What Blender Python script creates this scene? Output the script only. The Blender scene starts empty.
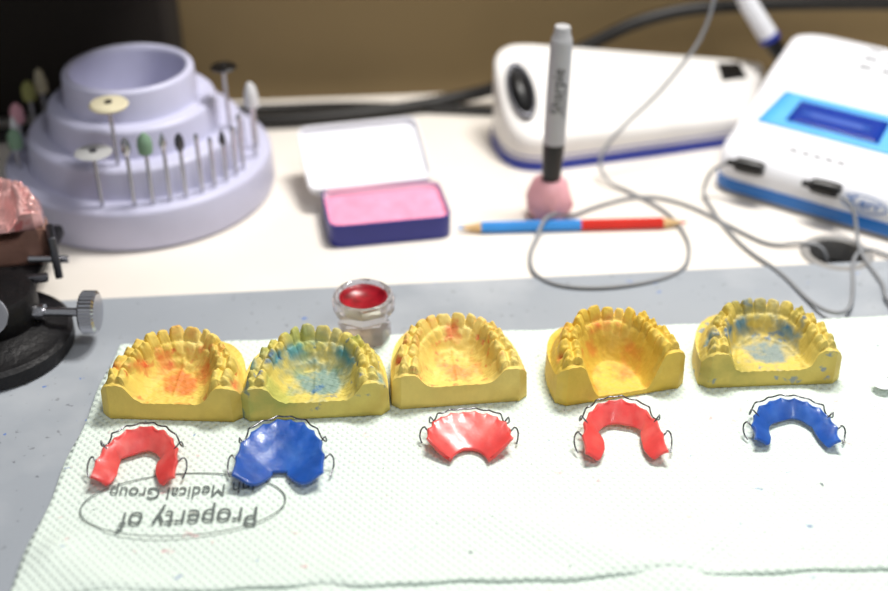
import bpy, math, random, bmesh
import numpy as np
from mathutils import Vector, Matrix
random.seed(4)
MM=0.001
sc=bpy.context.scene
sc.view_settings.view_transform='Standard'
COL=bpy.context.collection
def srgb(r,g,b):
    f=lambda c:(c/255/12.92) if c/255<=.04045 else ((c/255+.055)/1.055)**2.4
    return (f(r),f(g),f(b),1)
# ---------------------------------------------------------------- materials
def mat(name,rgb,rough=.5,metal=0,var=0.06,vscale=60,bump=0,bscale=300,trans=0,sss=0,ior=1.45,coat=0):
    m=bpy.data.materials.new(name);m.use_nodes=True
    nt=m.node_tree;b=nt.nodes['Principled BSDF']
    c=srgb(*rgb)
    b.inputs['Roughness'].default_value=rough;b.inputs['Metallic'].default_value=metal
    b.inputs['Transmission Weight'].default_value=trans;b.inputs['IOR'].default_value=ior
    b.inputs['Coat Weight'].default_value=coat
    if sss:
        b.inputs['Subsurface Weight'].default_value=sss
        b.inputs['Subsurface Radius'].default_value=(1,.5,.4)
        b.inputs['Subsurface Scale'].default_value=.003
    tc=nt.nodes.new('ShaderNodeTexCoord')
    n=nt.nodes.new('ShaderNodeTexNoise');n.inputs['Scale'].default_value=vscale;n.inputs['Detail'].default_value=5
    nt.links.new(tc.outputs['Object'],n.inputs['Vector'])
    r=nt.nodes.new('ShaderNodeValToRGB')
    r.color_ramp.elements[0].position=.3;r.color_ramp.elements[1].position=.7
    r.color_ramp.elements[0].color=tuple(x*(1-var*2) for x in c[:3])+(1,)
    r.color_ramp.elements[1].color=tuple(min(1,x*(1+var)) for x in c[:3])+(1,)
    nt.links.new(n.outputs['Fac'],r.inputs['Fac']);nt.links.new(r.outputs['Color'],b.inputs['Base Color'])
    if bump:
        n2=nt.nodes.new('ShaderNodeTexNoise');n2.inputs['Scale'].default_value=bscale;n2.inputs['Detail'].default_value=4
        nt.links.new(tc.outputs['Object'],n2.inputs['Vector'])
        bp=nt.nodes.new('ShaderNodeBump');bp.inputs['Strength'].default_value=bump;bp.inputs['Distance'].default_value=.001
        nt.links.new(n2.outputs['Fac'],bp.inputs['Height']);nt.links.new(bp.outputs['Normal'],b.inputs['Normal'])
    m['ramp']=r.name
    return m
def overlay(m,rgb,scale,lo,hi,attr=None,amount=1.0,detail=4,offset=0.0,invert=False):
    """layer a real pigment stain (noise mask, optionally times a vertex attribute) over the base colour"""
    nt=m.node_tree;b=nt.nodes['Principled BSDF']
    src=b.inputs['Base Color'].links[0].from_socket
    tc=nt.nodes.new('ShaderNodeTexCoord');mp=nt.nodes.new('ShaderNodeMapping')
    mp.inputs['Location'].default_value=(offset,offset*2,offset*.7)
    nt.links.new(tc.outputs['Object'],mp.inputs['Vector'])
    n=nt.nodes.new('ShaderNodeTexNoise');n.inputs['Scale'].default_value=scale;n.inputs['Detail'].default_value=detail
    nt.links.new(mp.outputs['Vector'],n.inputs['Vector'])
    mr=nt.nodes.new('ShaderNodeMapRange');mr.inputs['From Min'].default_value=lo;mr.inputs['From Max'].default_value=hi
    mr.inputs['To Max'].default_value=amount
    nt.links.new(n.outputs['Fac'],mr.inputs['Value'])
    fac=mr.outputs['Result']
    if attr:
        a=nt.nodes.new('ShaderNodeAttribute');a.attribute_name=attr
        mu=nt.nodes.new('ShaderNodeMath');mu.operation='MULTIPLY'
        nt.links.new(a.outputs['Fac'],mu.inputs[0]);nt.links.new(fac,mu.inputs[1]);fac=mu.outputs[0]
    mx=nt.nodes.new('ShaderNodeMixRGB');mx.inputs['Color2'].default_value=srgb(*rgb)
    nt.links.new(src,mx.inputs['Color1']);nt.links.new(fac,mx.inputs['Fac'])
    nt.links.new(mx.outputs['Color'],b.inputs['Base Color'])
# ---------------------------------------------------------------- mesh helpers
def E(name,loc=(0,0,0),rz=0):
    o=bpy.data.objects.new(name,None);o.empty_display_size=.01
    o.location=[c*MM for c in loc];o.rotation_euler=(0,0,math.radians(rz));COL.objects.link(o);return o
def add(name,verts,faces,m,parent=None,smooth=True,loc=(0,0,0),rot=(0,0,0),mats=None,fm=None):
    me=bpy.data.meshes.new(name)
    me.from_pydata([(v[0]*MM,v[1]*MM,v[2]*MM) for v in verts],[],faces)
    me.materials.append(m)
    if mats:
        for q in mats: me.materials.append(q)
    if fm is not None:
        for p,i in zip(me.polygons,fm): p.material_index=i
    for p in me.polygons:p.use_smooth=smooth
    me.update()
    o=bpy.data.objects.new(name,me);COL.objects.link(o)
    o.location=[c*MM for c in loc];o.rotation_euler=[math.radians(a) for a in rot]
    if parent:o.parent=parent
    return o
def bev(o,w,seg=3,ang=40):
    b=o.modifiers.new('b','BEVEL');b.width=w*MM;b.segments=seg;b.limit_method='ANGLE';b.angle_limit=math.radians(ang);return o
def split(o,ang=35):
    e=o.modifiers.new('e','EDGE_SPLIT');e.split_angle=math.radians(ang);return o
def box(name,c,s,m,parent=None,rot=(0,0,0),b=0):
    x,y,z=[q/2 for q in s]
    v=[(-x,-y,-z),(x,-y,-z),(x,y,-z),(-x,y,-z),(-x,-y,z),(x,-y,z),(x,y,z),(-x,y,z)]
    f=[(0,3,2,1),(4,5,6,7),(0,1,5,4),(1,2,6,5),(2,3,7,6),(3,0,4,7)]
    o=add(name,v,f,m,parent,b>0,c,rot)
    if b: bev(o,b,4); split(o,60)
    return o
def lathe(name,prof,m,parent=None,loc=(0,0,0),rot=(0,0,0),seg=48,sp=35,fn=None,mats=None,pm=None):
    v=[];f=[];fm=[]
    for i,(r,z) in enumerate(prof):
        for j in range(seg):
            a=2*math.pi*j/seg
            rr=r*(fn(a,z) if fn else 1)
            v.append((rr*math.cos(a),rr*math.sin(a),z))
    for i in range(len(prof)-1):
        for j in range(seg):
            k=(j+1)%seg
            f.append((i*seg+j,i*seg+k,(i+1)*seg+k,(i+1)*seg+j));fm.append(pm[i] if pm else 0)
    if prof[0][0]>0.001:f.append(tuple(range(seg))[::-1]);fm.append(pm[0] if pm else 0)
    if prof[-1][0]>0.001:f.append(tuple((len(prof)-1)*seg+j for j in range(seg)));fm.append(pm[-1] if pm else 0)
    o=add(name,v,f,m,parent,True,loc,rot,mats,fm)
    if sp:split(o,sp)
    return o
def tube(name,pts,r,m,parent=None,cyc=False,loc=(0,0,0),rot=(0,0,0),poly=False,res=10):
    cu=bpy.data.curves.new(name,'CURVE');cu.dimensions='3D';cu.bevel_depth=r*MM;cu.bevel_resolution=4;cu.use_fill_caps=True
    if poly:
        s=cu.splines.new('POLY');s.points.add(len(pts)-1)
        for p,q in zip(s.points,pts):p.co=(q[0]*MM,q[1]*MM,q[2]*MM,1)
    else:
        s=cu.splines.new('NURBS');s.points.add(len(pts)-1);s.order_u=3;s.use_endpoint_u=True;s.resolution_u=res
        for p,q in zip(s.points,pts):p.co=(q[0]*MM,q[1]*MM,q[2]*MM,1)
    s.use_cyclic_u=cyc
    cu.materials.append(m)
    o=bpy.data.objects.new(name,cu);COL.objects.link(o)
    o.location=[c*MM for c in loc];o.rotation_euler=[math.radians(a) for a in rot]
    if parent:o.parent=parent
    dg=bpy.context.evaluated_depsgraph_get();dg.update()
    me=bpy.data.meshes.new_from_object(o.evaluated_get(dg))
    o2=bpy.data.objects.new(name,me);COL.objects.link(o2);o2.location=o.location;o2.rotation_euler=o.rotation_euler
    if parent:o2.parent=parent
    bpy.data.objects.remove(o);o2.name=name
    for p in me.polygons:p.use_smooth=True
    return o2
def cyl(name,p0,p1,r0,r1,m,parent=None,seg=20):
    p0=Vector(p0);p1=Vector(p1);d=p1-p0;L=d.length
    q=Vector((0,0,1)).rotation_difference(d)
    o=lathe(name,[(r0,0),(r1,L)],m,parent,seg=seg)
    o.rotation_mode='QUATERNION';o.rotation_quaternion=q;o.location=p0*MM
    return o
def text(name,body,size,m,parent,loc,rz=0,sx=1,sy=1,ext=.05,fn=None,rot=None,align='CENTER',sub=0):
    cu=bpy.data.curves.new(name,'FONT');cu.body=body;cu.size=size;cu.align_x=align;cu.align_y='CENTER';cu.extrude=ext;cu.resolution_u=4
    o=bpy.data.objects.new(name,cu);COL.objects.link(o)
    dg=bpy.context.evaluated_depsgraph_get();dg.update()
    me=bpy.data.meshes.new_from_object(o.evaluated_get(dg));bpy.data.objects.remove(o)
    if sub:
        bm=bmesh.new();bm.from_mesh(me);bmesh.ops.triangulate(bm,faces=bm.faces[:])
        for _ in range(sub):
            ed=[e for e in bm.edges if e.calc_length()>size*.08]
            if ed:
                bmesh.ops.subdivide_edges(bm,edges=ed,cuts=1)
                bmesh.ops.triangulate(bm,faces=bm.faces[:])
        bm.to_mesh(me);bm.free()
    for v in me.vertices:
        x,y,z=v.co.x*sx,v.co.y*sy,v.co.z
        if fn:x,y,z=fn(x,y,z)
        v.co=(x*MM,y*MM,z*MM)
    me.materials.clear();me.materials.append(m)
    o=bpy.data.objects.new(name,me);COL.objects.link(o);o.parent=parent
    o.location=[c*MM for c in loc];o.rotation_euler=[math.radians(a) for a in (rot or (0,0,rz))]
    return o
def resample(pts,n,closed=True):
    p=np.array(pts,float)
    if closed:p=np.vstack([p,p[:1]])
    d=np.r_[0,np.cumsum(np.hypot(*np.diff(p,axis=0).T))]
    t=np.linspace(0,d[-1],n,endpoint=not closed)
    return np.c_[np.interp(t,d,p[:,0]),np.interp(t,d,p[:,1])]
def rpoly(corners,r,k=8):
    """rounded polygon (CCW corners)"""
    out=[];n=len(corners)
    for i in range(n):
        a=np.array(corners[i-1],float);b=np.array(corners[i],float);c=np.array(corners[(i+1)%n],float)
        rr=r[i] if isinstance(r,(list,tuple)) else r
        u=(a-b)/np.linalg.norm(a-b);w=(c-b)/np.linalg.norm(c-b)
        p0=b+u*rr;p2=b+w*rr
        for j in range(k+1):
            t=j/k;out.append((1-t)**2*p0+2*t*(1-t)*b+t*t*p2)
    return out
def hfield(name,outline,center,zf,zb,m,parent=None,loc=(0,0,0),rz=0,rings=40,attrf=None,taper=0,sharp=True,side=5):
    o=np.array(outline);N=len(o);c=np.array(center,float)
    rho=np.linspace(0,1,rings+1)[1:]
    P=(c[None,None]+(o-c)[None]*rho[:,None,None]).reshape(-1,2)
    P=np.vstack([[c],P]);R=np.r_[0,np.repeat(rho,N)]
    Z=zf(P[:,0],P[:,1],R)
    verts=[tuple(x) for x in np.c_[P,Z]]
    F=[]
    for j in range(N):F.append((0,1+j,1+(j+1)%N))
    for i in range(rings-1):
        a=1+i*N;b=a+N
        for j in range(N):
            k=(j+1)%N;F.append((a+j,b+j,b+k,a+k))
    last=1+(rings-1)*N
    zt=Z[last:last+N]
    start=0 if sharp else 1
    rows=[]
    if not sharp:rows.append(list(range(last,last+N)))
    for s in range(start,side+1):
        t=s/side
        row=[]
        for j in range(N):
            q=c+(o[j]-c)*(1+taper*t)
            row.append(len(verts));verts.append((q[0],q[1],zt[j]*(1-t)+zb*t))
        rows.append(row)
    for a,b in zip(rows[:-1],rows[1:]):
        for j in range(N):
            k=(j+1)%N;F.append((a[j],b[j],b[k],a[k]))
    F.append(tuple(rows[-1])[::-1])
    ob=add(name,verts,F,m,parent,True,loc,(0,0,rz))
    if attrf is not None:
        A=attrf(P[:,0],P[:,1],R)
        at=ob.data.attributes.new('mark','FLOAT','POINT')
        arr=np.zeros(len(verts));arr[:len(A)]=A
        at.data.foreach_set('value',arr)
    return ob
def band(name,outline,z0,z1,off,m,parent=None,loc=(0,0,0),rz=0,c=(0,0)):
    o=np.array(outline);c=np.array(c,float);N=len(o);d=o-c
    L=np.linalg.norm(d,axis=1)[:,None];q=c+d*(1+off/L);q2=c+d*(1-1.0/L)
    v=[(*a,z0) for a in q]+[(*a,z1) for a in q]+[(*a,z1) for a in q2]+[(*a,z0) for a in q2]
    f=[]
    for j in range(N):
        k=(j+1)%N
        for r in range(3):f.append((r*N+j,r*N+k,(r+1)*N+k,(r+1)*N+j))
        f.append((3*N+j,3*N+k,k,j))
    return split(add(name,v,f,m,parent,True,loc,(0,0,rz)),40)
def patch(name,corners,zf,off,m,parent,n=12,th=.4):
    A,B,C,D=[np.array(c,float) for c in corners]
    v=[]
    for i in range(n+1):
        for j in range(n+1):
            s,t=j/n,i/n
            p=(1-t)*((1-s)*A+s*B)+t*((1-s)*D+s*C)
            z=float(zf(np.array([p[0]]),np.array([p[1]]),np.array([.5]))[0])+off
            v.append((p[0],p[1],z))
    f=[(i*(n+1)+j,i*(n+1)+j+1,(i+1)*(n+1)+j+1,(i+1)*(n+1)+j) for i in range(n) for j in range(n)]
    o=add(name,v,f,m,parent)
    s=o.modifiers.new('s','SOLIDIFY');s.thickness=th*MM;s.offset=0
    return o
# ---------------------------------------------------------------- shared materials
M_counter=mat('laminate_white',(236,229,220),.4,var=.02,vscale=15)
M_mat=mat('bench_mat_grey',(158,164,172),.38,var=.05,vscale=8,bump=.05,bscale=500)
overlay(M_mat,(90,92,98),260,.66,.72,amount=.6)
overlay(M_mat,(205,208,212),14,.5,.7,amount=.4)
overlay(M_mat,(60,110,190),120,.70,.72,amount=.7,offset=3)
M_wall=mat('wall_paint_olive_beige',(122,103,69),.7,var=.08,vscale=4)
M_dark=mat('blocker_dark_brown',(40,30,22),.6,var=.1,vscale=6)
M_shade_fill=mat('shade_fill_black_brown',(32,25,17),.75,var=.15,vscale=9)
M_wood=mat('cabinet_laminate',(70,55,38),.6,var=.06,vscale=6)
M_floor=mat('floor_vinyl',(120,115,108),.6)
M_lav=mat('pale_lavender_plastic',(198,198,222),.38,var=.02,sss=0)
M_steel=mat('steel',(190,190,195),.25,1,var=.03)
M_dsteel=mat('dark_steel',(90,90,95),.35,.9,var=.05)
M_black=mat('black_plastic',(16,15,16),.35,var=.1)
M_blackm=mat('black_metal',(24,23,25),.45,.3,var=.15,bump=.4,bscale=350)
M_beige=mat('felt_beige',(214,205,175),.8,var=.06)
M_trans=mat('rubber_wheel_grey',(170,170,170),.5,var=.05)
M_green=mat('green_stone',(120,150,125),.8,var=.08,bump=.4,bscale=900)
M_wstone=mat('white_stone',(205,205,208),.7,var=.04)
M_olive=mat('olive_stone',(150,150,90),.8,var=.06)
M_pstone=mat('pink_stone',(190,140,150),.8,var=.06)
M_tinw=mat('tin_white_enamel',(236,236,242),.3,var=.01)
M_navy=mat('tin_navy_enamel',(38,42,130),.35,var=.04)
M_pink=mat('pink_wax',(250,158,190),.55,var=.08,vscale=120,bump=.5,bscale=260)
M_putty=mat('pink_putty',(228,168,176),.55,var=.06,bump=.3,bscale=160)
M_grey=mat('marker_barrel_grey',(176,176,179),.35,var=.02)
M_ink=mat('ink_black',(30,30,34),.6)
M_cable=mat('cable_grey',(140,142,146),.45,var=.03)
M_ccable=mat('cable_black',(20,17,15),.5,var=.05)
M_dev=mat('device_ivory',(230,227,224),.35,var=.015)
M_devw=mat('device_white',(230,231,237),.35,var=.015)
M_blue=mat('device_blue_trim',(28,48,150),.35,var=.03)
M_blue2=mat('device_blue_band',(30,110,190),.35,var=.03)
M_sky=mat('panel_light_blue',(84,172,232),.4,var=.03)
M_lcd=mat('lcd_blue',(20,54,150),.12,var=.05)
M_lcdt=mat('lcd_glyphs',(50,90,180),.4)
M_pred=mat('pencil_red',(205,45,35),.35,var=.04)
M_pblue=mat('pencil_blue',(60,140,215),.35,var=.04)
M_pwood=mat('pencil_wood',(215,180,130),.7,var=.08,vscale=400)
M_glass=mat('glass',(252,246,246),.05,trans=.88,var=0,ior=1.35)
M_redwax=mat('red_wax',(150,14,32),.3,var=.25,vscale=200)
M_wire=mat('orthodontic_wire',(120,120,125),.25,1,var=.02)
def acrylic(name,rgb,bump):
    return mat(name,rgb,.34,var=.12,vscale=100,sss=.45,coat=.15,bump=bump,bscale=150,trans=.25)
M_racr=acrylic('acrylic_coral_red',(248,86,84),.3)
M_bacr=acrylic('acrylic_blue',(38,96,190),.4)
overlay(M_racr,(255,160,148),60,.5,.72,amount=.5)
overlay(M_bacr,(100,150,225),70,.5,.72,amount=.45)
M_text=mat('label_ink',(104,112,110),.8,var=.1)
M_pmetal=mat('pink_denture_resin',(232,178,174),.12,.3,var=.2,vscale=110,bump=.15,bscale=200,coat=1)
overlay(M_pmetal,(200,50,60),110,.60,.66,amount=.6)
M_brown=mat('brown_stone',(150,112,98),.5,var=.12,vscale=90,bump=.3)
M_rim=mat('grommet_grey',(150,148,146),.4)
# towel
M_tow=mat('paper_towel_fibre',(226,239,230),.9,var=.015,vscale=20)
def towel_bump(m):
    nt=m.node_tree;b=nt.nodes['Principled BSDF'];tc=nt.nodes.new('ShaderNodeTexCoord')
    outs=[]
    for a in (45,-45):
        mp=nt.nodes.new('ShaderNodeMapping');mp.inputs['Rotation'].default_value=(0,0,math.radians(a))
        nt.links.new(tc.outputs['Object'],mp.inputs['Vector'])
        w=nt.nodes.new('ShaderNodeTexWave');w.inputs['Scale'].default_value=105;w.inputs['Distortion'].default_value=1.0
        w.inputs['Detail Scale'].default_value=20
        nt.links.new(mp.outputs['Vector'],w.inputs['Vector']);outs.append(w.outputs['Fac'])
    mu=nt.nodes.new('ShaderNodeMath');mu.operation='MULTIPLY'
    nt.links.new(outs[0],mu.inputs[0]);nt.links.new(outs[1],mu.inputs[1])
    bp=nt.nodes.new('ShaderNodeBump');bp.inputs['Strength'].default_value=.75;bp.inputs['Distance'].default_value=.0008
    nt.links.new(mu.outputs[0],bp.inputs['Height']);nt.links.new(bp.outputs['Normal'],b.inputs['Normal'])
towel_bump(M_tow)
overlay(M_tow,(90,120,180),140,.705,.735,offset=.3,amount=.6)
overlay(M_tow,(222,120,138),110,.69,.74,offset=1.3,amount=.45)
overlay(M_tow,(50,60,80),260,.735,.745,offset=2.3,amount=.8)
# ---------------------------------------------------------------- room shell
YA=5.2;sl=math.tan(math.radians(YA))
def quad_slab(name,pts,z0,z1,m,b=0,parent=None):
    v=[(x,y,z0) for x,y in pts]+[(x,y,z1) for x,y in pts];n=len(pts)
    f=[tuple(range(n))[::-1],tuple(range(n,2*n))]+[(i,(i+1)%n,n+(i+1)%n,n+i) for i in range(n)]
    o=add(name,v,f,m,parent,False)
    if b:bev(o,b,3)
    return o
wy=lambda x:802+sl*x
GX,GY,GR=217,584,17
def counter():
    out=[(-900,wy(-900)),(900,wy(900)),(900,120+sl*900),(-900,120-sl*900)]
    N=64
    ring=[(GX+GR*math.cos(2*math.pi*i/N),GY+GR*math.sin(2*math.pi*i/N)) for i in range(N)]
    sq=[]
    for i in range(N):
        a=2*math.pi*i/N;c,s=math.cos(a),math.sin(a);k=60/max(abs(c),abs(s));sq.append((GX+k*c,GY+k*s))
    v=[(x,y,0) for x,y in ring]+[(x,y,0) for x,y in sq]+[(x,y,-30) for x,y in ring]
    f=[]
    for i in range(N):
        k=(i+1)%N;f.append((i,N+i,N+k,k));f.append((2*N+i,i,k,2*N+k))
    b=len(v)
    v+=[(x,y,0) for x,y in out]+[(x,y,-30) for x,y in out]
    ci={k:N+int(N*a) for k,a in dict(ne=.125,nw=.375,sw=.625,se=.875).items()}
    BL,BR,FR,FL=b,b+1,b+2,b+3
    def edge(a,bb):
        i=a;r=[i]
        while i!=bb:
            i=N+((i-N+1)%N);r.append(i)
        return r
    f.append(tuple([BL,FL]+edge(ci['nw'],ci['sw'])[::-1]))
    f.append(tuple([FL,FR]+edge(ci['sw'],ci['se'])[::-1]))
    f.append(tuple([FR,BR]+edge(ci['se'],ci['ne'])[::-1]))
    f.append(tuple([BR,BL]+edge(ci['ne'],ci['nw'])[::-1]))
    f+=[(b+4,b+7,FL,BL),(b+7,b+6,FR,FL),(b+6,b+5,BR,FR),(b+5,b+4,BL,BR)]
    return add('countertop',v,f,M_counter,None,False)
counter()
g=E('cable_grommet',(GX,GY,0))
lathe('rim',[(14.5,-12),(14.5,.6),(15.5,1.5),(18.5,1.5),(20,0.2),(17,0.05),(16.9,-12)],M_rim,g)
lathe('well',[(14.4,-28),(14.4,-12),(13,-12),(13,-27)],M_black,g)
quad_slab('wall_back',[(-900,wy(-900)),(900,wy(900)),(900,wy(900)+20),(-900,wy(-900)+20)],-750,900,M_wall)
quad_slab('floor',[(-1500,-600),(1500,-600),(1500,1100),(-1500,1100)],-770,-750,M_floor)
quad_slab('base_cabinet',[(-890,wy(-890)-2),(890,wy(890)-2),(890,160+sl*890),(-890,160-sl*890)],-749,-31,M_wood)
quad_slab('overhead_blocker',[(-900,wy(-900)-1),(-150,wy(-150)-1),(-150,610),(-900,570)],152,700,M_dark,2)  # unseen block added overhead to cast shade on the back left wall
bx=quad_slab('shade_fill_box',[(-460,wy(-460)-2),(-172,wy(-172)-2),(-174,764),(-460,738)],0,140,M_shade_fill)  # added box; its near-black colour stands in for shade behind the bur block
bev(bx,14,8)
my=lambda x:554+.091*x
quad_slab('bench_mat',[(-600,my(-600)),(600,my(600)),(600,200),(-600,150)],.05,1.0,M_mat,.4)
# ---------------------------------------------------------------- paper towel
def sheet(name,cfl,cfr,cbr,cbl,z,amp,nx,ny,th,parent,seed=0):
    A,B,C,D=map(np.array,(cfl,cfr,cbr,cbl));v=[]
    for i in range(ny+1):
        for j in range(nx+1):
            s,t=j/nx,i/ny
            p=(1-t)*((1-s)*A+s*B)+t*((1-s)*D+s*C)
            x,y=p
            w=amp*(.5*math.sin(x*.045+y*.03+seed)+.3*math.sin(x*.11-y*.08+seed*2)+.35*math.sin(y*.17+x*.03))
            w+=max(0,(x-192)/34)**1.2*2.8*abs(math.sin(y*.085+x*.04))
            fr=max(0,min(1,(378-y)/25))
            w+=fr*1.9*max(0,math.sin(x*.028+y*.05+1.0))**6+fr*1.6*max(0,math.sin(x*.05-y*.045))**8
            ed=min(s,1-s,t,1-t)
            wy_=.6*math.sin(x*.09+seed)+.35*math.sin(x*.23)
            v.append((x+(.7*math.sin(y*.12) if s in(0,1) else 0),y+(wy_ if t in (0,1) else 0),z+max(w,-amp*.3)*min(1,ed*40+.1)))
    f=[(i*(nx+1)+j,i*(nx+1)+j+1,(i+1)*(nx+1)+j+1,(i+1)*(nx+1)+j) for i in range(ny) for j in range(nx)]
    o=add(name,v,f,M_tow,parent)
    s=o.modifiers.new('s','SOLIDIFY');s.thickness=th*MM;s.offset=-1
    return o
TW=E('paper_towel')
sheet('under_layer',(-163,250),(330,276),(330,505),(-160,478),2.0,.15,120,60,.8,TW)
sheet('top_layer',(-165,329),(330,350),(330,524),(-159,493),3.4,.45,260,110,1.1,TW,seed=1)
tz=4.3
tr=183.6
text('stamp_line_owner','Property of',11.6,M_text,TW,(-103,369.5,tz+.6),tr,sx=1.03,sy=1.35)
text('stamp_line_group','Jnh Medical Group',8.6,M_text,TW,(-109,387,tz),tr,sx=.93,sy=1.15,fn=lambda x,y,z:(x,y-.0028*x*x+1.5,z))
N=72;v=[];f=[]
for k in range(N):
    a=2*math.pi*k/N;x,y=42*math.cos(a),19.5*math.sin(a)
    zz=.9*max(0,-y/19.5)
    v+= [(x,y,zz),(x*(1-.015),y*(1-.03),zz)]
for k in range(N):
    a=2*k;b=2*((k+1)%N);f.append((a,b,b+1,a+1))
add('stamp_oval',v,f,M_text,TW,True,(-107,378,tz),(0,0,3.6))
# ---------------------------------------------------------------- dental casts
def arch_line(W,D,y0=4,af=.37,bf=.80,pw=1.0,n=400):
    a=W*af;b=D*bf-y0;t=np.linspace(0,math.pi,n)
    x=a*np.sign(np.cos(t))*np.abs(np.cos(t))**pw;y=y0+b*np.sin(t)**.92
    leg=np.linspace(-4,y0,12)[:-1]
    x=np.r_[np.full(11,a*1.03),x,np.full(11,-a*1.03)];y=np.r_[leg,y,leg[::-1]]
    return resample(np.c_[x,y],n,False)
TWD=[10,10.2,7,7,7.6,6.4,8.4,8.4,6.4,7.6,7,7,10.2,10]
TBW=[4.9,5.1,4.1,3.9,3.3,2.6,2.7,2.7,2.6,3.3,3.9,4.1,5.1,4.9]
THT=[4.8,5.2,5.4,5.6,6.4,5.8,6.2,6.2,5.8,6.4,5.6,5.4,5.2,4.8]
def make_cast(name,W,D,hb,m,parent=None,loc=(0,0,0),rz=0,vault=5,seed=0,af=.37,rough=.25,floor_flat=False,rug_=1.0,heel=0,wear=.1):
    rs=np.random.RandomState(seed)
    arch=arch_line(W,D,af=af)
    d=np.r_[0,np.cumsum(np.hypot(*np.diff(arch,axis=0).T))];L=d[-1]
    s0,s1=6.5,L-6.5
    wd=np.array(TWD)*(1+.08*rs.randn(14));cum=np.r_[0,np.cumsum(wd)];cum=s0+cum/cum[-1]*(s1-s0)
    tb=np.array(TBW)*(1+.06*rs.randn(14));th=np.array(THT)*(1+wear*rs.randn(14));off=.8*rs.randn(14);tilt=.22*rs.randn(14)
    hw=W/2
    hl=[(-hw+4,0),(hw-4,0),(hw,3.5)]
    arc=[(hw*max(0,math.cos(t))**.62,3.5+(D-3.5)*math.sin(t)**.82) for t in np.linspace(0.03,math.pi/2,30)]
    arc+=[(-x,y) for x,y in arc[::-1][1:]]
    outl=resample(hl+arc+[(-hw,3.5)],520)
    tan=np.gradient(arch,axis=0);tan/=np.linalg.norm(tan,axis=1)[:,None]
    def fields(x,y):
        P=np.c_[x,y];out=np.empty(len(P));S=np.empty(len(P))
        for i in range(0,len(P),4000):
            q=P[i:i+4000];dd=((q[:,None]-arch[None])**2).sum(2);k=dd.argmin(1)
            vec=q-arch[k];nrm=np.c_[tan[k,1],-tan[k,0]]
            sg=np.sign((vec*nrm).sum(1));out[i:i+4000]=np.sqrt(dd.min(1))*sg;S[i:i+4000]=d[k]
        return out,S
    cache={}
    def zf(x,y,R):
        D_,S=fields(x,y);cache['d']=D_;cache['s']=S;cache['x']=x;cache['y']=y
        idx=np.clip(np.searchsorted(cum,S)-1,0,13)
        f=np.clip((S-cum[idx])/(cum[idx+1]-cum[idx]),0,1)
        valid=((S>s0)&(S<s1)).astype(float)
        dl=D_-off[idx]*.8-(f-.5)*tilt[idx]*4
        lon=np.clip(1-np.abs(2*f-1)**4.4,0,1)**.6
        bw=tb[idx]*(.70+.30*lon)
        lat=np.clip(1-(np.abs(dl)/bw)**3.2,0,1)**.5
        molar=((idx<=3)|(idx>=10)).astype(float)
        foss=molar*(2.4*np.exp(-(dl/1.3)**2)-.9*np.cos(f*2*math.pi*2)*np.exp(-((np.abs(dl)-2.6)/1.2)**2))
        inc=1-molar;foss+=inc*np.clip(-dl,0,3)*1.3
        tooth=valid*lat*lon*(th[idx]-foss)
        gumw=np.where(D_>0,6.2,5.8)
        gum=4.8*np.exp(-(np.abs(D_)/gumw)**3.6)
        festoon=1.5*np.exp(-((np.abs(D_)-4.4)/1.5)**2)*(.55-np.abs(2*f-1)**2)*valid
        wv=4.5 if floor_flat else 8.5
        ins=np.clip((-D_-4)/wv,0,1);ins=ins*ins*(3-2*ins)
        depth=vault*ins*(.9+.25*np.clip(1-y/D,0,1)-heel*np.clip(1-y/9,0,1))
        z=hb-2.6+gum+tooth+festoon-depth
        land=np.clip((D_-6.3)/2.0,0,1);z=z-land*2.6
        if not floor_flat:
            rug=np.where((D_<-6.5),1,0)*rug_*(.55*np.sin(y*1.35+.35*np.abs(x)+.8*np.sin(x*.5))*np.clip((y-D*.46)/5,0,1)*np.clip(1-np.abs(x)/13,0,1)+.6*np.exp(-(x/.9)**2)*np.clip((y-5)/5,0,1))
            z=z+rug
        else:
            z=z+1.2*np.exp(-((D_+8.5)/1.3)**2)
        nz=(np.sin(x*.83+1.3*np.sin(y*.71+seed))*np.sin(y*.97+1.1*np.sin(x*.53+seed*2))+.6*np.sin(x*2.1+2*np.sin(y*1.3))*np.sin(y*1.9+seed))
        z=z+nz*rough*.7+rs.randn(len(x))*rough*.06
        return z
    def attr(x,y,R):
        D_,S=cache['d'],cache['s']
        return np.clip(.95*np.exp(-((np.abs(D_)-4.6)/1.9)**2)+.3*np.exp(-(D_/5)**4)+.75*np.clip((-D_-5)/4,0,1),0,1)*(D_<8)
    return hfield(name,outl,(0,D*.38),zf,0,m,parent,loc,rz,rings=110,attrf=attr,taper=0.015)
def plaster(name,tint=(230,208,112)):
    m=mat(name,tint,.58,var=.05,vscale=90,bump=.3,bscale=420)
    overlay(m,(186,152,60),60,.48,.74,amount=.5)
    overlay(m,(246,234,172),35,.5,.75,amount=.4,offset=3)
    return m
m1=plaster('plaster_red_marked',(228,200,98));overlay(m1,(218,78,42),70,.51,.64,'mark',.85);overlay(m1,(200,50,34),130,.60,.66,'mark',.7,offset=5)
m2=plaster('plaster_blue_marked',(218,198,102));overlay(m2,(50,138,160),60,.47,.62,'mark',.9);overlay(m2,(40,100,155),110,.62,.67,amount=.65,offset=2);overlay(m2,(120,160,80),50,.52,.66,amount=.4,offset=8)
m3=plaster('plaster_red_flecked',(232,206,112));overlay(m3,(226,96,70),90,.53,.66,'mark',.7);overlay(m3,(214,64,60),190,.60,.66,'mark',.7,offset=6)
m4=plaster('plaster_ochre',(224,190,76));overlay(m4,(218,92,50),75,.53,.67,'mark',.75);overlay(m4,(176,122,40),50,.52,.72,amount=.35,offset=4)
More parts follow.
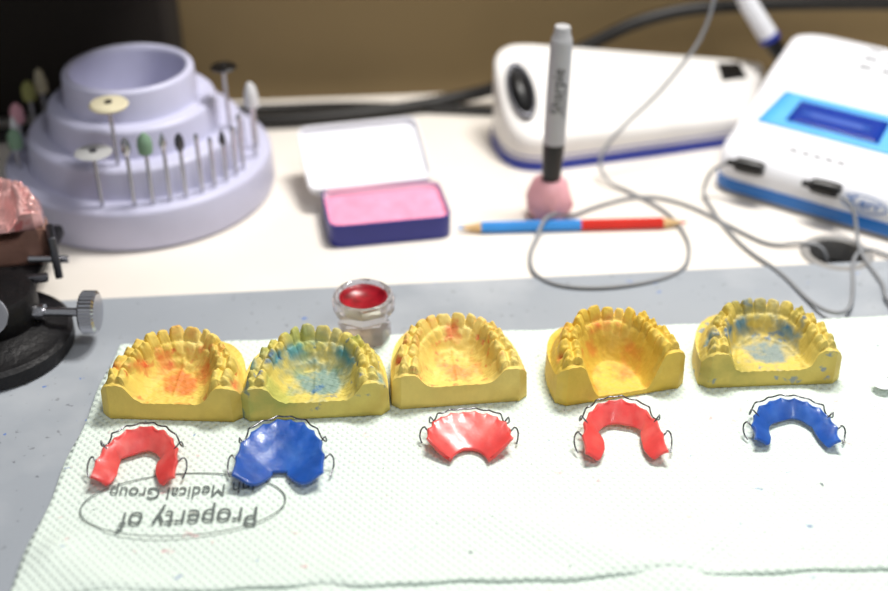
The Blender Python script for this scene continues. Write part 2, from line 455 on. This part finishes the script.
m5=plaster('plaster_blue_stained',(220,196,98));overlay(m5,(50,128,168),65,.50,.64,'mark',.85);overlay(m5,(40,115,175),140,.62,.67,amount=.6,offset=1);overlay(m5,(124,126,56),50,.5,.68,amount=.5,offset=8)
cz=4.0
make_cast('dental_cast',63,48,16,m1,loc=(-122,433.5,cz),rz=-2.5,vault=5,seed=1,rough=.28,heel=.25)
make_cast('dental_cast',66,48,15.6,m2,loc=(-57.5,435,cz),rz=4.4,vault=6,seed=2,rough=.42,heel=.45)
make_cast('dental_cast',61.5,51,16,m3,loc=(7.5,444.5,cz),rz=6.5,vault=5.5,seed=3,rough=.28,heel=.7)
make_cast('dental_cast',62,44,18.5,m4,loc=(82,450.5,cz),rz=14,vault=12,seed=4,rug_=.3)
make_cast('dental_cast',66,45,16.5,m5,loc=(152,459,cz),rz=3.4,vault=6.5,seed=5,floor_flat=True,rough=.42,heel=.3)
# ---------------------------------------------------------------- retainers
def retainer(loc,rz,W,D,bw,zo,m,kind='horseshoe',seed=0,notch=.0):
    P=E('dental_retainer',loc,rz);rs=random.Random(seed)
    n=150;k=18;v=[]
    a=W/2;out=[];raw=[]
    ph=[rs.uniform(0,6.28) for _ in range(6)]
    for i in range(n+1):
        t=i/n
        if kind=='fan':
            ang=math.pi*(-.02+1.04*t);x=a*math.cos(ang)*(1-.0*t);y=D*(.34+.66*abs(math.sin(ang))**.8*(1 if math.sin(ang)>0 else -.4))
        else:
            ang=math.pi*(-.06+1.12*t)
            x=a*math.cos(ang);y=D*(.22+.78*math.sin(ang)) if math.sin(ang)>=0 else D*(.22+1.1*math.sin(ang))
        raw.append((x*.975,D*.2+(y-D*.2)*.975))
        sc_=1-.055*abs(math.sin(t*math.pi*11))**.8+.012*math.sin(t*40+ph[0])
        out.append((x*sc_,D*.2+(y-D*.2)*sc_))
    for i in range(n+1):
        t=i/n;e=min(t,1-t)*2
        endr=min(1,math.sqrt(max(0,e*9)))
        for j in range(k+1):
            q=j/k
            bl_=min(1,q/.22);bl_=bl_*bl_*(3-2*bl_)
            x=out[i][0]*(1-bl_)+raw[i][0]*bl_;y=out[i][1]*(1-bl_)+raw[i][1]*bl_
            if kind=='horseshoe':
                cx,cy=0,-D*.35
                dx,dy=cx-x,cy-y;L=math.hypot(dx,dy)
                w=bw*(.55+.45*endr)*(1+.08*math.sin(t*15+ph[1])+.03*math.sin(t*27+ph[2]))
                px,py=x+dx/L*w*q,y+dy/L*w*q
                if abs(x)>a*.7:
                    bl=min(1,(abs(x)-a*.7)/(a*.3));ix=x-math.copysign(w*q,x);px=px*(1-bl)+ix*bl;py=py*(1-bl)+y*bl
                z=1.4+zo*(1-q)**1.3*(.65+.35*math.sin(math.pi*t))+.8*math.sin(q*math.pi)
            elif kind=='full':
                ny=-D*.02+notch*D
                tx,ty=x*.16,ny
                px,py=x+(tx-x)*q,y+(ty-y)*q
                if y<D*.3: py-= (D*.26)*math.sin(q*math.pi*.9)**1.2*(1-max(0,y)/(D*.3))*.75
                z=1.4+zo*(1-q)**1.6+.5*math.sin(q*math.pi)
            else:
                c_=max(0,1-(x/a)**2)
                tx=x*.42;ty=-D*.12+D*.34*c_**.6
                px,py=x+(tx-x)*q,y+(ty-y)*q-D*.05*math.sin(q*math.pi)*(1-c_)
                z=1.4+zo*((1-q)**1.4)*(.8+.2*math.sin(math.pi*t))+.6*math.sin(q*math.pi)
            z+=.13*math.sin(px*.6+ph[3])*math.sin(py*.55+ph[4])
            v.append((px,py,max(1.0,z)))
    f=[(i*(k+1)+j,i*(k+1)+j+1,(i+1)*(k+1)+j+1,(i+1)*(k+1)+j) for i in range(n) for j in range(k)]
    o=add('acrylic_plate',v,f,m,P)
    s=o.modifiers.new('s','SOLIDIFY');s.thickness=1.8*MM;s.offset=0
    b=o.modifiers.new('ss','SUBSURF');b.levels=1;b.render_levels=1
    zt=zo+2
    def at(t,o_):
        i=min(n,max(0,int(t*n)));x,y=out[i];cx,cy=0,D*.2;L=math.hypot(x-cx,y-cy)
        return x+(x-cx)/L*o_,y+(y-cy)/L*o_
    c0,c1=.24,.76
    seq=[(c0-.05,-2,zt-2),(c0-.05,1,zt+.6),(c0-.045,2.4,zt+.2),(c0-.04,3.0,zt-3.5),(c0,3.4,zt-5),(c0+.03,2.9,zt-3),(c0+.03,2.0,zt+.1)]
    pts=[(*at(t,o_),max(1,z)) for t,o_,z in seq]
    for t in np.linspace(c0+.06,c1-.06,14):pts.append((*at(t,1.5),zt+.2))
    pts+=[(*at(1-t,o_),max(1,z)) for t,o_,z in seq[::-1]]
    tube('labial_bow',pts,.38,M_wire,P)
    for sgn,t0 in ((1,.09),(-1,.91)):
        q=[(*at(t0,-3),3.2),(*at(t0,0.5),zt-2),(*at(t0+.02*sgn,2.4),zt-1.5),(*at(t0+.01*sgn,3.6),zt-3),(*at(t0-.03*sgn,3.9),max(1,zt-6)),(*at(t0-.05*sgn,2.6),max(1,zt-7))]
        tube('clasp',q,.38,M_wire,P)
    return P
rz_=4.3
retainer((-129.5,387.5,rz_),0,36,32,9.5,6.5,M_racr,seed=1)
retainer((-69,388.5,rz_),2,39,37,16,5.5,M_bacr,'full',seed=2,notch=.22)
retainer((11,405,rz_),0,38,25,12,6,M_racr,'fan',seed=3)
retainer((78,403.5,rz_),2,36.5,35,9,6.5,M_racr,seed=4)
retainer((153,412.5,rz_),-3,38,28,8.5,5.5,M_bacr,seed=5)
# ---------------------------------------------------------------- bur block
B=E('bur_block',(-181,662.5,0))
def rl(r,z,rr=3):
    return [(r+.0,z-rr)]+[(r-rr*(1-math.cos(a)),z-rr*(1-math.sin(a))) for a in np.linspace(.3,math.pi/2,5)]
prof=[(72,0.1),(77,1.2),(78.5,5)]+rl(77.5,25)+[(63.5,25)]+[(63,28)]+rl(62,43)+[(49.5,43),(49,46)]+rl(48,60)+[(38.6,60),(38,63)]+rl(37.2,78,2.2)+[(33.6,78)]+[(32.6,77),(32,74),(30.5,40),(29,34),(0.01,34)]
lathe('tiered_body',prof,M_lav,B,seg=96,sp=50)
def bur(x,y,z0,ztop,head,m=M_steel):
    x+=183;y-=664
    hl={'carbide':11,'stone':13,'thin':6,'flame':10,'white':16}.get(head,6)
    if head in('disc','wheel','black'):
        cyl('shank',(x,y,z0-4),(x,y,ztop),1.1,1.1,M_steel,B,12)
        r,t,mm={'disc':(10.5,2.6,M_beige),'wheel':(10,1.2,M_trans),'black':(7.5,1.6,M_black)}[head]
        lathe('disc_head',[(.01,ztop-t/2),(r*.9,ztop-t/2),(r,ztop),(r*.9,ztop+t/2),(.01,ztop+t/2)],mm,B,(x,y,0))
        lathe('screw_head',[(2,ztop),(2,ztop+t/2+.8),(.01,ztop+t/2+1.2)],M_dsteel,B,(x,y,0),seg=16)
        return
    cyl('shank',(x,y,z0-4),(x,y,ztop-hl*.9),1.15,1.15,M_steel,B,12)
    z=ztop-hl
    pr={'carbide':[(.9,0),(2.2,2),(2.8,5),(2.2,8.5),(.8,hl)],'stone':[(1,0),(3.8,1.5),(4.2,6),(3.6,10),(1,hl)],
        'thin':[(.7,0),(1.3,2),(1.2,5),(.5,hl)],'flame':[(.8,0),(2,2.5),(2.1,5),(.4,hl)],'white':[(1,0),(3.8,1.5),(3.6,8),(2.2,14),(.8,hl)]}[head]
    lathe('bur_head',pr,m,B,(x,y,z),seg=18,fn=(lambda a,z:1+.06*math.sin(a*6+z*.8)) if head in('carbide','flame') else None)
bur(-181,609,43,79,'disc');bur(-189,594.5,25,58,'wheel')
bur(-171.5,595,25,66,'carbide');bur(-161.7,597,25,68,'stone',M_green);bur(-153,601,25,66,'flame')
bur(-145,605,25,64,'carbide',M_dsteel);bur(-137,611,25,61,'thin');bur(-131,617,25,56,'thin')
bur(-125.5,624,25,57,'flame',M_dsteel);bur(-121,631.5,25,56,'thin');bur(-118,639,25,60,'thin');bur(-113,655,25,72,'white',M_wstone)
bur(-114,668,25,66,'white',M_wstone);bur(-127,658,43,80,'black')
bur(-250,685,25,60,'stone',M_olive);bur(-245,694,25,64,'white',M_beige);bur(-251,662,25,56,'stone',M_pstone);bur(-247,640,25,50,'stone',M_green);bur(-249,648,25,54,'flame',M_wstone)
# ---------------------------------------------------------------- wax tin
T=E('wax_tin',(-30,597,0),10.5)   # origin = middle of the front edge
def tray(name,w,d,h,th,mo,mi,parent,loc=(0,0,0),rot=(0,0,0),r=7):
    o_=resample(rpoly([(-w/2,0),(w/2,0),(w/2,d),(-w/2,d)],r),96);c=np.array((0,d/2))
    i_=c+(o_-c)*np.array([(w/2-th)/(w/2),(d/2-th)/(d/2)])
    N=96;v=[(*p,.0) for p in c+(o_-c)*.985]+[(*p,.8) for p in o_]+[(*p,h) for p in o_]+[(*p,h) for p in i_]+[(*p,th) for p in i_]
    f=[tuple(range(N))[::-1]];fm=[0]
    for rr in range(4):
        for j in range(N):
            k=(j+1)%N;f.append((rr*N+j,rr*N+k,(rr+1)*N+k,(rr+1)*N+j));fm.append(0 if rr<3 else 1)
    f.append(tuple(range(4*N,5*N)));fm.append(1)
    return split(add(name,v,f,mo,parent,True,loc,rot,[mi],fm),40),i_
_,inn=tray('base_tray',69,44,14,.9,M_navy,M_tinw,T,(0.5,-1.5,0))
hfield('pink_wax_fill',[(x*.995+.5,y*.995+.1) for x,y in inn],(0,21),lambda x,y,R:11.2+.35*np.sin(x*.35)*np.cos(y*.4)+.2*np.sin(x*.9+y)-1.2*np.clip((R-.85)/.15,0,1),2,M_pink,T,(0,-1.5,0),rings=24)
tray('lid',73,52,5,.8,M_tinw,M_tinw,T,(-4.5,43,11),(20,0,2.5))
cyl('hinge',(-14,43,12.5),(14,43,12.5),1.2,1.2,M_steel,T,12)
# ---------------------------------------------------------------- marker in putty
K=E('permanent_marker',(60.8,628,0))
lathe('putty_base',[(.01,0),(9.5,.3),(12,3),(13.4,8),(13,13),(11.6,18),(10,21.5),(8,23.5),(6,24),(.01,24)],M_putty,K,seg=64,sp=0,fn=lambda a,z:1+.05*math.sin(a*3+z*.3)+.03*math.sin(a*5-z*.5))
pb=lathe('pen_body',[(4.6,14),(5.2,22),(5.7,30),(6.2,45),(6.2,46.5),(6.2,47),(6.0,106),(5.5,109),(4.6,110.5),(4.5,113.5),(4.1,115),(.01,115.3)],M_black,K,seg=48,sp=30,rot=(0,1.2,0),mats=[M_grey],pm=[0,0,0,0,0,1,1,1,1,1,1,1])
def wrap(x,y,z,x0=0):
    R=6.25+z;a=-math.pi/2-.1-(y/6.1)
    return (R*math.cos(a),R*math.sin(a),x+80)
text('barrel_print','Sharpie',9,M_ink,pb,(0,0,0),fn=wrap,ext=.02,sub=3)
text('barrel_print_small','PERMANENT MARKER',2.0,M_ink,pb,(0,0,0),fn=lambda x,y,z:wrap(x-6,y-4.6,z),ext=.02,sub=2)
# ---------------------------------------------------------------- pencil
px0,py0,px1,py1=7,607.5,139,614
ang=math.degrees(math.atan2(py1-py0,px1-px0));Lp=math.hypot(px1-px0,py1-py0)
Q=E('colour_pencil',(px0,py0,3.2),ang)
def seg6(name,x0,x1,r0,r1,m,n=6):
    v=[(x0,r0*math.cos(math.pi*2*i/n),r0*math.sin(math.pi*2*i/n)) for i in range(n)]+[(x1,r1*math.cos(math.pi*2*i/n),r1*math.sin(math.pi*2*i/n)) for i in range(n)]
    f=[(i,(i+1)%n,n+(i+1)%n,n+i) for i in range(n)]+[tuple(range(n)),tuple(range(n,2*n))[::-1]]
    add(name,v,f,m,Q,False)
R6=3.2
seg6('lead_blue',0,4,.3,1.1,M_pblue,16);seg6('wood_cone_blue',4,14,1.1,3.0,M_pwood,16)
seg6('shaft_blue',14,71,R6,R6,M_pblue);seg6('shaft_red',71,Lp-14,R6,R6,M_pred)
seg6('wood_cone_red',Lp-14,Lp-4,3.0,1.1,M_pwood,16);seg6('lead_red',Lp-4,Lp,1.1,.3,M_pred,16)
# ---------------------------------------------------------------- dappen dish
G=E('dappen_dish',(-39,499,4.2))
def oct_(a,z):
    k=math.pi/4;b=(a%k)-k/2;return math.cos(k/2)/math.cos(b)*1.04
lathe('glass_body',[(.01,0),(11.5,0),(12.4,1.2),(12.4,8),(11.2,10),(11,11.5),(14.2,15),(14.8,22),(14.4,24.2),(13.4,25),(12.4,24.4),(11.2,20),(8.5,16),(4,13.7),(.01,13.3)],M_glass,G,seg=64,sp=28,fn=lambda a,z:oct_(a,z) if z<22.5 else 1)
lathe('red_wax_pool',[(.01,13.8),(4,14.2),(8.2,16.4),(10.9,20.4),(11.7,22.9),(10.8,22.0),(9.6,20.8),(5,19.6),(.01,19.2)],M_redwax,G,seg=48,sp=0,fn=lambda a,z:1+(.015*math.sin(a*5) if z>22 else 0))
# ---------------------------------------------------------------- control unit (wedge)
def unit1():
    U=E('handpiece_control_unit',(59,682,0),16.5)
    cs=[(-18,0),(144,0),(186,60),(-14,66)]
    ol=resample(rpoly(cs,[30,10,14,24],12),240);c=(76,32)
    def zf(x,y,R):
        t=np.clip(y/62,0,1);u=np.clip(x/170,0,1)
        zt=24+(38-26*u)*(t*t*(3-2*t))-4*u
        e=(1-R)*34;rr=7
        q=np.clip(1-e/rr,0,1)
        return zt-rr*(1-np.sqrt(1-q*q))*.9
    hfield('housing',ol,c,zf,3,M_dev,U,rings=60,sharp=False)
    band('blue_base_trim',ol,.2,6.5,.9,M_blue,U,c=c)
    band('blue_pinstripe',ol,9,9.8,.25,M_blue,U,c=c)
    patch('display_window',[(138,33),(158,36),(160,52),(142,50)],zf,.2,M_black,U)
    for nm,pr,mm in (('cradle_opening',[(.01,-1),(12,-1),(14,.6),(13.6,1.8),(11.6,1.6),(10.6,-.5),(.01,-.5)],M_dsteel),('cradle_bore',[(.01,.2),(10.8,.2),(10.8,.9),(.01,.9)],M_black)):
        o=lathe(nm,pr,mm,U,seg=40,sp=0)
        o.scale=(.62,1.45,1);o.location=(-.003,.030,.0425);o.rotation_euler=(math.radians(38),math.radians(-6),math.radians(-4))
unit1()
# ---------------------------------------------------------------- control unit with display
def unit2():
    U=E('wax_carver_control_unit',(160,660,0),-35)
    cs=[(0,0),(190,0),(190,122),(0,122)]
    ol=resample(rpoly(cs,[16,16,20,20],10),260);c=(95,61)
    def zf(x,y,R):
        z=np.interp(y,[0,8,26,30,62,70,105,122],[24,28,34,36,49,54,66,64])
        e=np.minimum.reduce([x,190-x,y,122-y]);rr=6;q=np.clip(1-e/rr,0,1)
        q=np.maximum(q,np.clip(1-(1-R)*60/rr,0,1))
        return z-rr*(1-np.sqrt(1-q*q))
    hfield('housing',ol,c,zf,4,M_devw,U,rings=60,sharp=False)
    band('blue_band',ol,3.5,11,.5,M_blue2,U,c=c)
    band('foot',ol,.2,2.5,-3,M_rim,U,c=c)
    patch('blue_panel',[(12,31),(176,31),(172,58),(18,58)],zf,.45,M_sky,U,20)
    patch('lcd_screen',[(28,36),(84,36),(84,53),(30,53)],zf,.9,M_lcd,U)
    patch('lcd_glyph_row',[(34,43),(76,43),(76,46),(34,46)],zf,1.15,M_lcdt,U,6,.1)
    patch('rating_label',[(36,10),(78,10),(78,22),(36,22)],zf,.25,M_tinw,U,6,.2)
    for i in range(5):
        patch('panel_print',[(40+i*7,15),(45+i*7,15),(45+i*7,17.5),(40+i*7,17.5)],zf,.5,M_cable,U,2,.1)
    for i in range(5):
        for j in range(3):
            patch('vent_slot',[(50+i*14,88+j*8),(58+i*14,88+j*8),(58+i*14,91+j*8),(50+i*14,91+j*8)],zf,.2,M_cable,U,2,.2)
    text('front_logo','Kerr',10,M_blue2,U,(92,-.35,19),rot=(90,0,0),ext=.15)
    N=48;v=[];f=[]
    for k in range(N):
        a=2*math.pi*k/N;v+=[(13*math.cos(a),0,5.6*math.sin(a)),(12.2*math.cos(a),0,4.9*math.sin(a))]
    for k in range(N):
        a=2*k;b=2*((k+1)%N);f.append((a,b,b+1,a+1))
    add('logo_oval',v,f,M_blue2,U,True,(92,-.4,18.6))
    for x in (11,57):
        lathe('plug',[(.01,0),(1.7,0),(2.2,4),(4.2,6),(4.6,12),(4.4,19),(3.6,22),(.01,22.5)],M_black,U,(x,-5.3,24),(0,90,6),seg=24)
        cyl('jack',(x+17,-4,24),(x+17,2,22),3,3,M_black,U,16)
unit2()
C=E('sensor_cable')
c1=[(168,705,300),(164,704,180),(159,700,104),(153,699,79),(140,694,62),(127.6,688,48),(104,680,28),(93,672,14),(98,664,3),(110,656,1.6),(129,632,1.6),(135.5,610,1.6),(137,587,1.6),(128,560,1.6),(93,546,2.4),(62,546,2.4),(47,560,1.6),(47,582,1.6),(52,598,2),(56,608,8.5),(64,616,8.5),(72,622,2),(92,638,1.6),(120,651,1.6),(145,638,1.6),(168,606,1.6),(182,590,1.6),(199,592,3),(210,588,3),(214,585,-8),(215,585,-26)]
tube('cord',c1,1.1,M_cable,C)
c2=[(168,648,24),(163,650,22),(157,652,15),(154,650,4),(156,640,1.6),(159,616,1.6),(167,586,1.6),(181,562,2.2),(188,535,2.4),(193,519,5.4),(201,516,6),(209,527,3),(217,552,2.4),(222,573,2.2),(232,588,2.4),(243,580,2.4),(262,560,2.4)]
tube('cord_left_jack',c2,1.1,M_cable,C)
c3=[(220,608,24),(226,603,23),(229,598,14),(229,590,5.8),(229,578,2.4),(231,560,2.4),(232,547,2.4),(227,530,4.4),(238,508,9),(255,500,10)]
tube('cord_right_jack',c3,1.1,M_cable,C)
W_=E('power_cable')
tube('thick_cord',[(-340,700,5),(-270,735,5),(-215,747,5),(-160,749,5),(-127,745,5),(-76,751,5),(-30,765,5),(8,780,6),(38,780,14),(68,783,28),(98,787,42),(130,790,58),(170,794,66),(235,800,66),(300,806,64),(420,815,60)],4.6,M_ccable,W_)
tube('thin_cord',[(-270,742,13),(-200,751,13),(-150,757,9),(-120,768,3.6),(-76,774,3.4),(-30,772,3.4),(10,768,3.4),(40,765,3)],3.2,M_ccable,W_)
# ---------------------------------------------------------------- heated pen tool in stand
S=E('electric_waxing_pen')
cyl('barrel',(196,777,77),(213,773,54),6,6.4,M_devw,S)
cyl('barrel_upper',(186,780,120),(196,777,77),4.6,6,M_devw,S)
cyl('blue_ring',(213,773,54),(215,772.5,51),6.8,6.8,M_blue,S)
cyl('nose_cone',(215,772.5,51),(229,769,33),6,3.8,M_black,S)
box('stand_block',(230,771,15),(22,18,30),M_black,S,(0,0,5),2)
# ---------------------------------------------------------------- articulator
A=E('dental_articulator',(-222,500,1))
lathe('base_disc',[(.01,0),(38,0),(40,1.5),(40,8),(38,10),(30,11),(27,13),(.01,13)],M_blackm,A,(0,-6,0),seg=64)
lathe('pivot_knob',[(.01,12),(21,12),(22,14),(22,26),(20,29),(12,30),(.01,30)],M_blackm,A,(2,0,0),seg=48,fn=lambda a,z:1+.02*math.sin(a*24))
lathe('dial',[(.01,0),(9,0),(9.5,1),(9.5,3),(8,3.6),(.01,3.6)],M_steel,A,(9,-20,28),(60,0,0),seg=40)
cyl('screw_rod',(18,-2,18),(46,-2,18),2.2,2.2,M_steel,A)
cyl('screw_collar',(22,-2,18),(28,-2,18),4,4,M_steel,A)
lathe('thumbscrew',[(.01,0),(9,0),(10.3,1),(10.3,7),(9,8),(4,8.5),(.01,8.5)],M_steel,A,(46,-2,18),(0,90,0),seg=96,sp=25,fn=lambda a,z:1+(.035*math.sin(a*32)))
box('lower_frame',(-8,40,20),(52,70,7),M_blackm,A,(0,0,0),2)
cyl('frame_post',(0,22,8),(0,30,24),7,6,M_blackm,A)
cyl('frame_leg',(-8,70,0),(-8,70,20),4,4,M_blackm,A)
box('incisal_arm',(26,32,32),(4,16,24),M_dsteel,A,(0,0,20),1)
box('arm_rail',(10,12,27),(34,4,4),M_dsteel,A,(0,0,12),1)
cyl('arm_pin',(13,31,28),(33,31,28),2,2,M_steel,A)
make_cast('mounted_stone_base',54,42,18,M_brown,A,(-4,30,23),12,seed=8,vault=2)
make_cast('cast_resin_arch',52,40,7,M_pmetal,A,(-4,30,43),12,seed=9,vault=4,rough=.3)
I=E('wax_spatula',(8,-3,0))
tube('handle',[(200,462,7),(215,469,6.5),(240,482,6.5),(285,505,7)],2.6,M_black,I)
lathe('blade_end',[(.01,0),(3,.2),(5,1.2),(3,2.2),(.01,2.4)],M_tinw,I,(195,459,6.5),seg=24)
# ---------------------------------------------------------------- camera and light
cam=bpy.data.cameras.new('camera');co=bpy.data.objects.new('camera',cam);COL.objects.link(co);sc.camera=co
cam.sensor_width=36;cam.lens=1233/888*36;cam.clip_start=.01;cam.clip_end=20
co.location=(0,0,.352);co.rotation_euler=(math.radians(90-33),0,0)
cam.dof.use_dof=True;cam.dof.focus_distance=.55;cam.dof.aperture_fstop=3.8
def area(name,loc,tgt,size,power,col,sy=None):
    l=bpy.data.lights.new(name,'AREA');l.energy=power;l.size=size;l.color=col
    if sy:l.shape='RECTANGLE';l.size_y=sy
    o=bpy.data.objects.new(name,l);COL.objects.link(o);o.location=loc
    o.rotation_euler=(Vector(tgt)-Vector(loc)).to_track_quat('-Z','Y').to_euler();return o
area('bench_lamp',(.16,.67,.70),(.06,.42,0),.28,6.9,(1,.975,.93),.10)
area('room_lamp',(.5,-.3,1.4),(0.15,.3,0),.35,5.0,(1,.99,.98))
w=bpy.data.worlds.new('w');sc.world=w;w.use_nodes=True
w.node_tree.nodes['Background'].inputs[0].default_value=(.94,.965,1,1);w.node_tree.nodes['Background'].inputs[1].default_value=.32
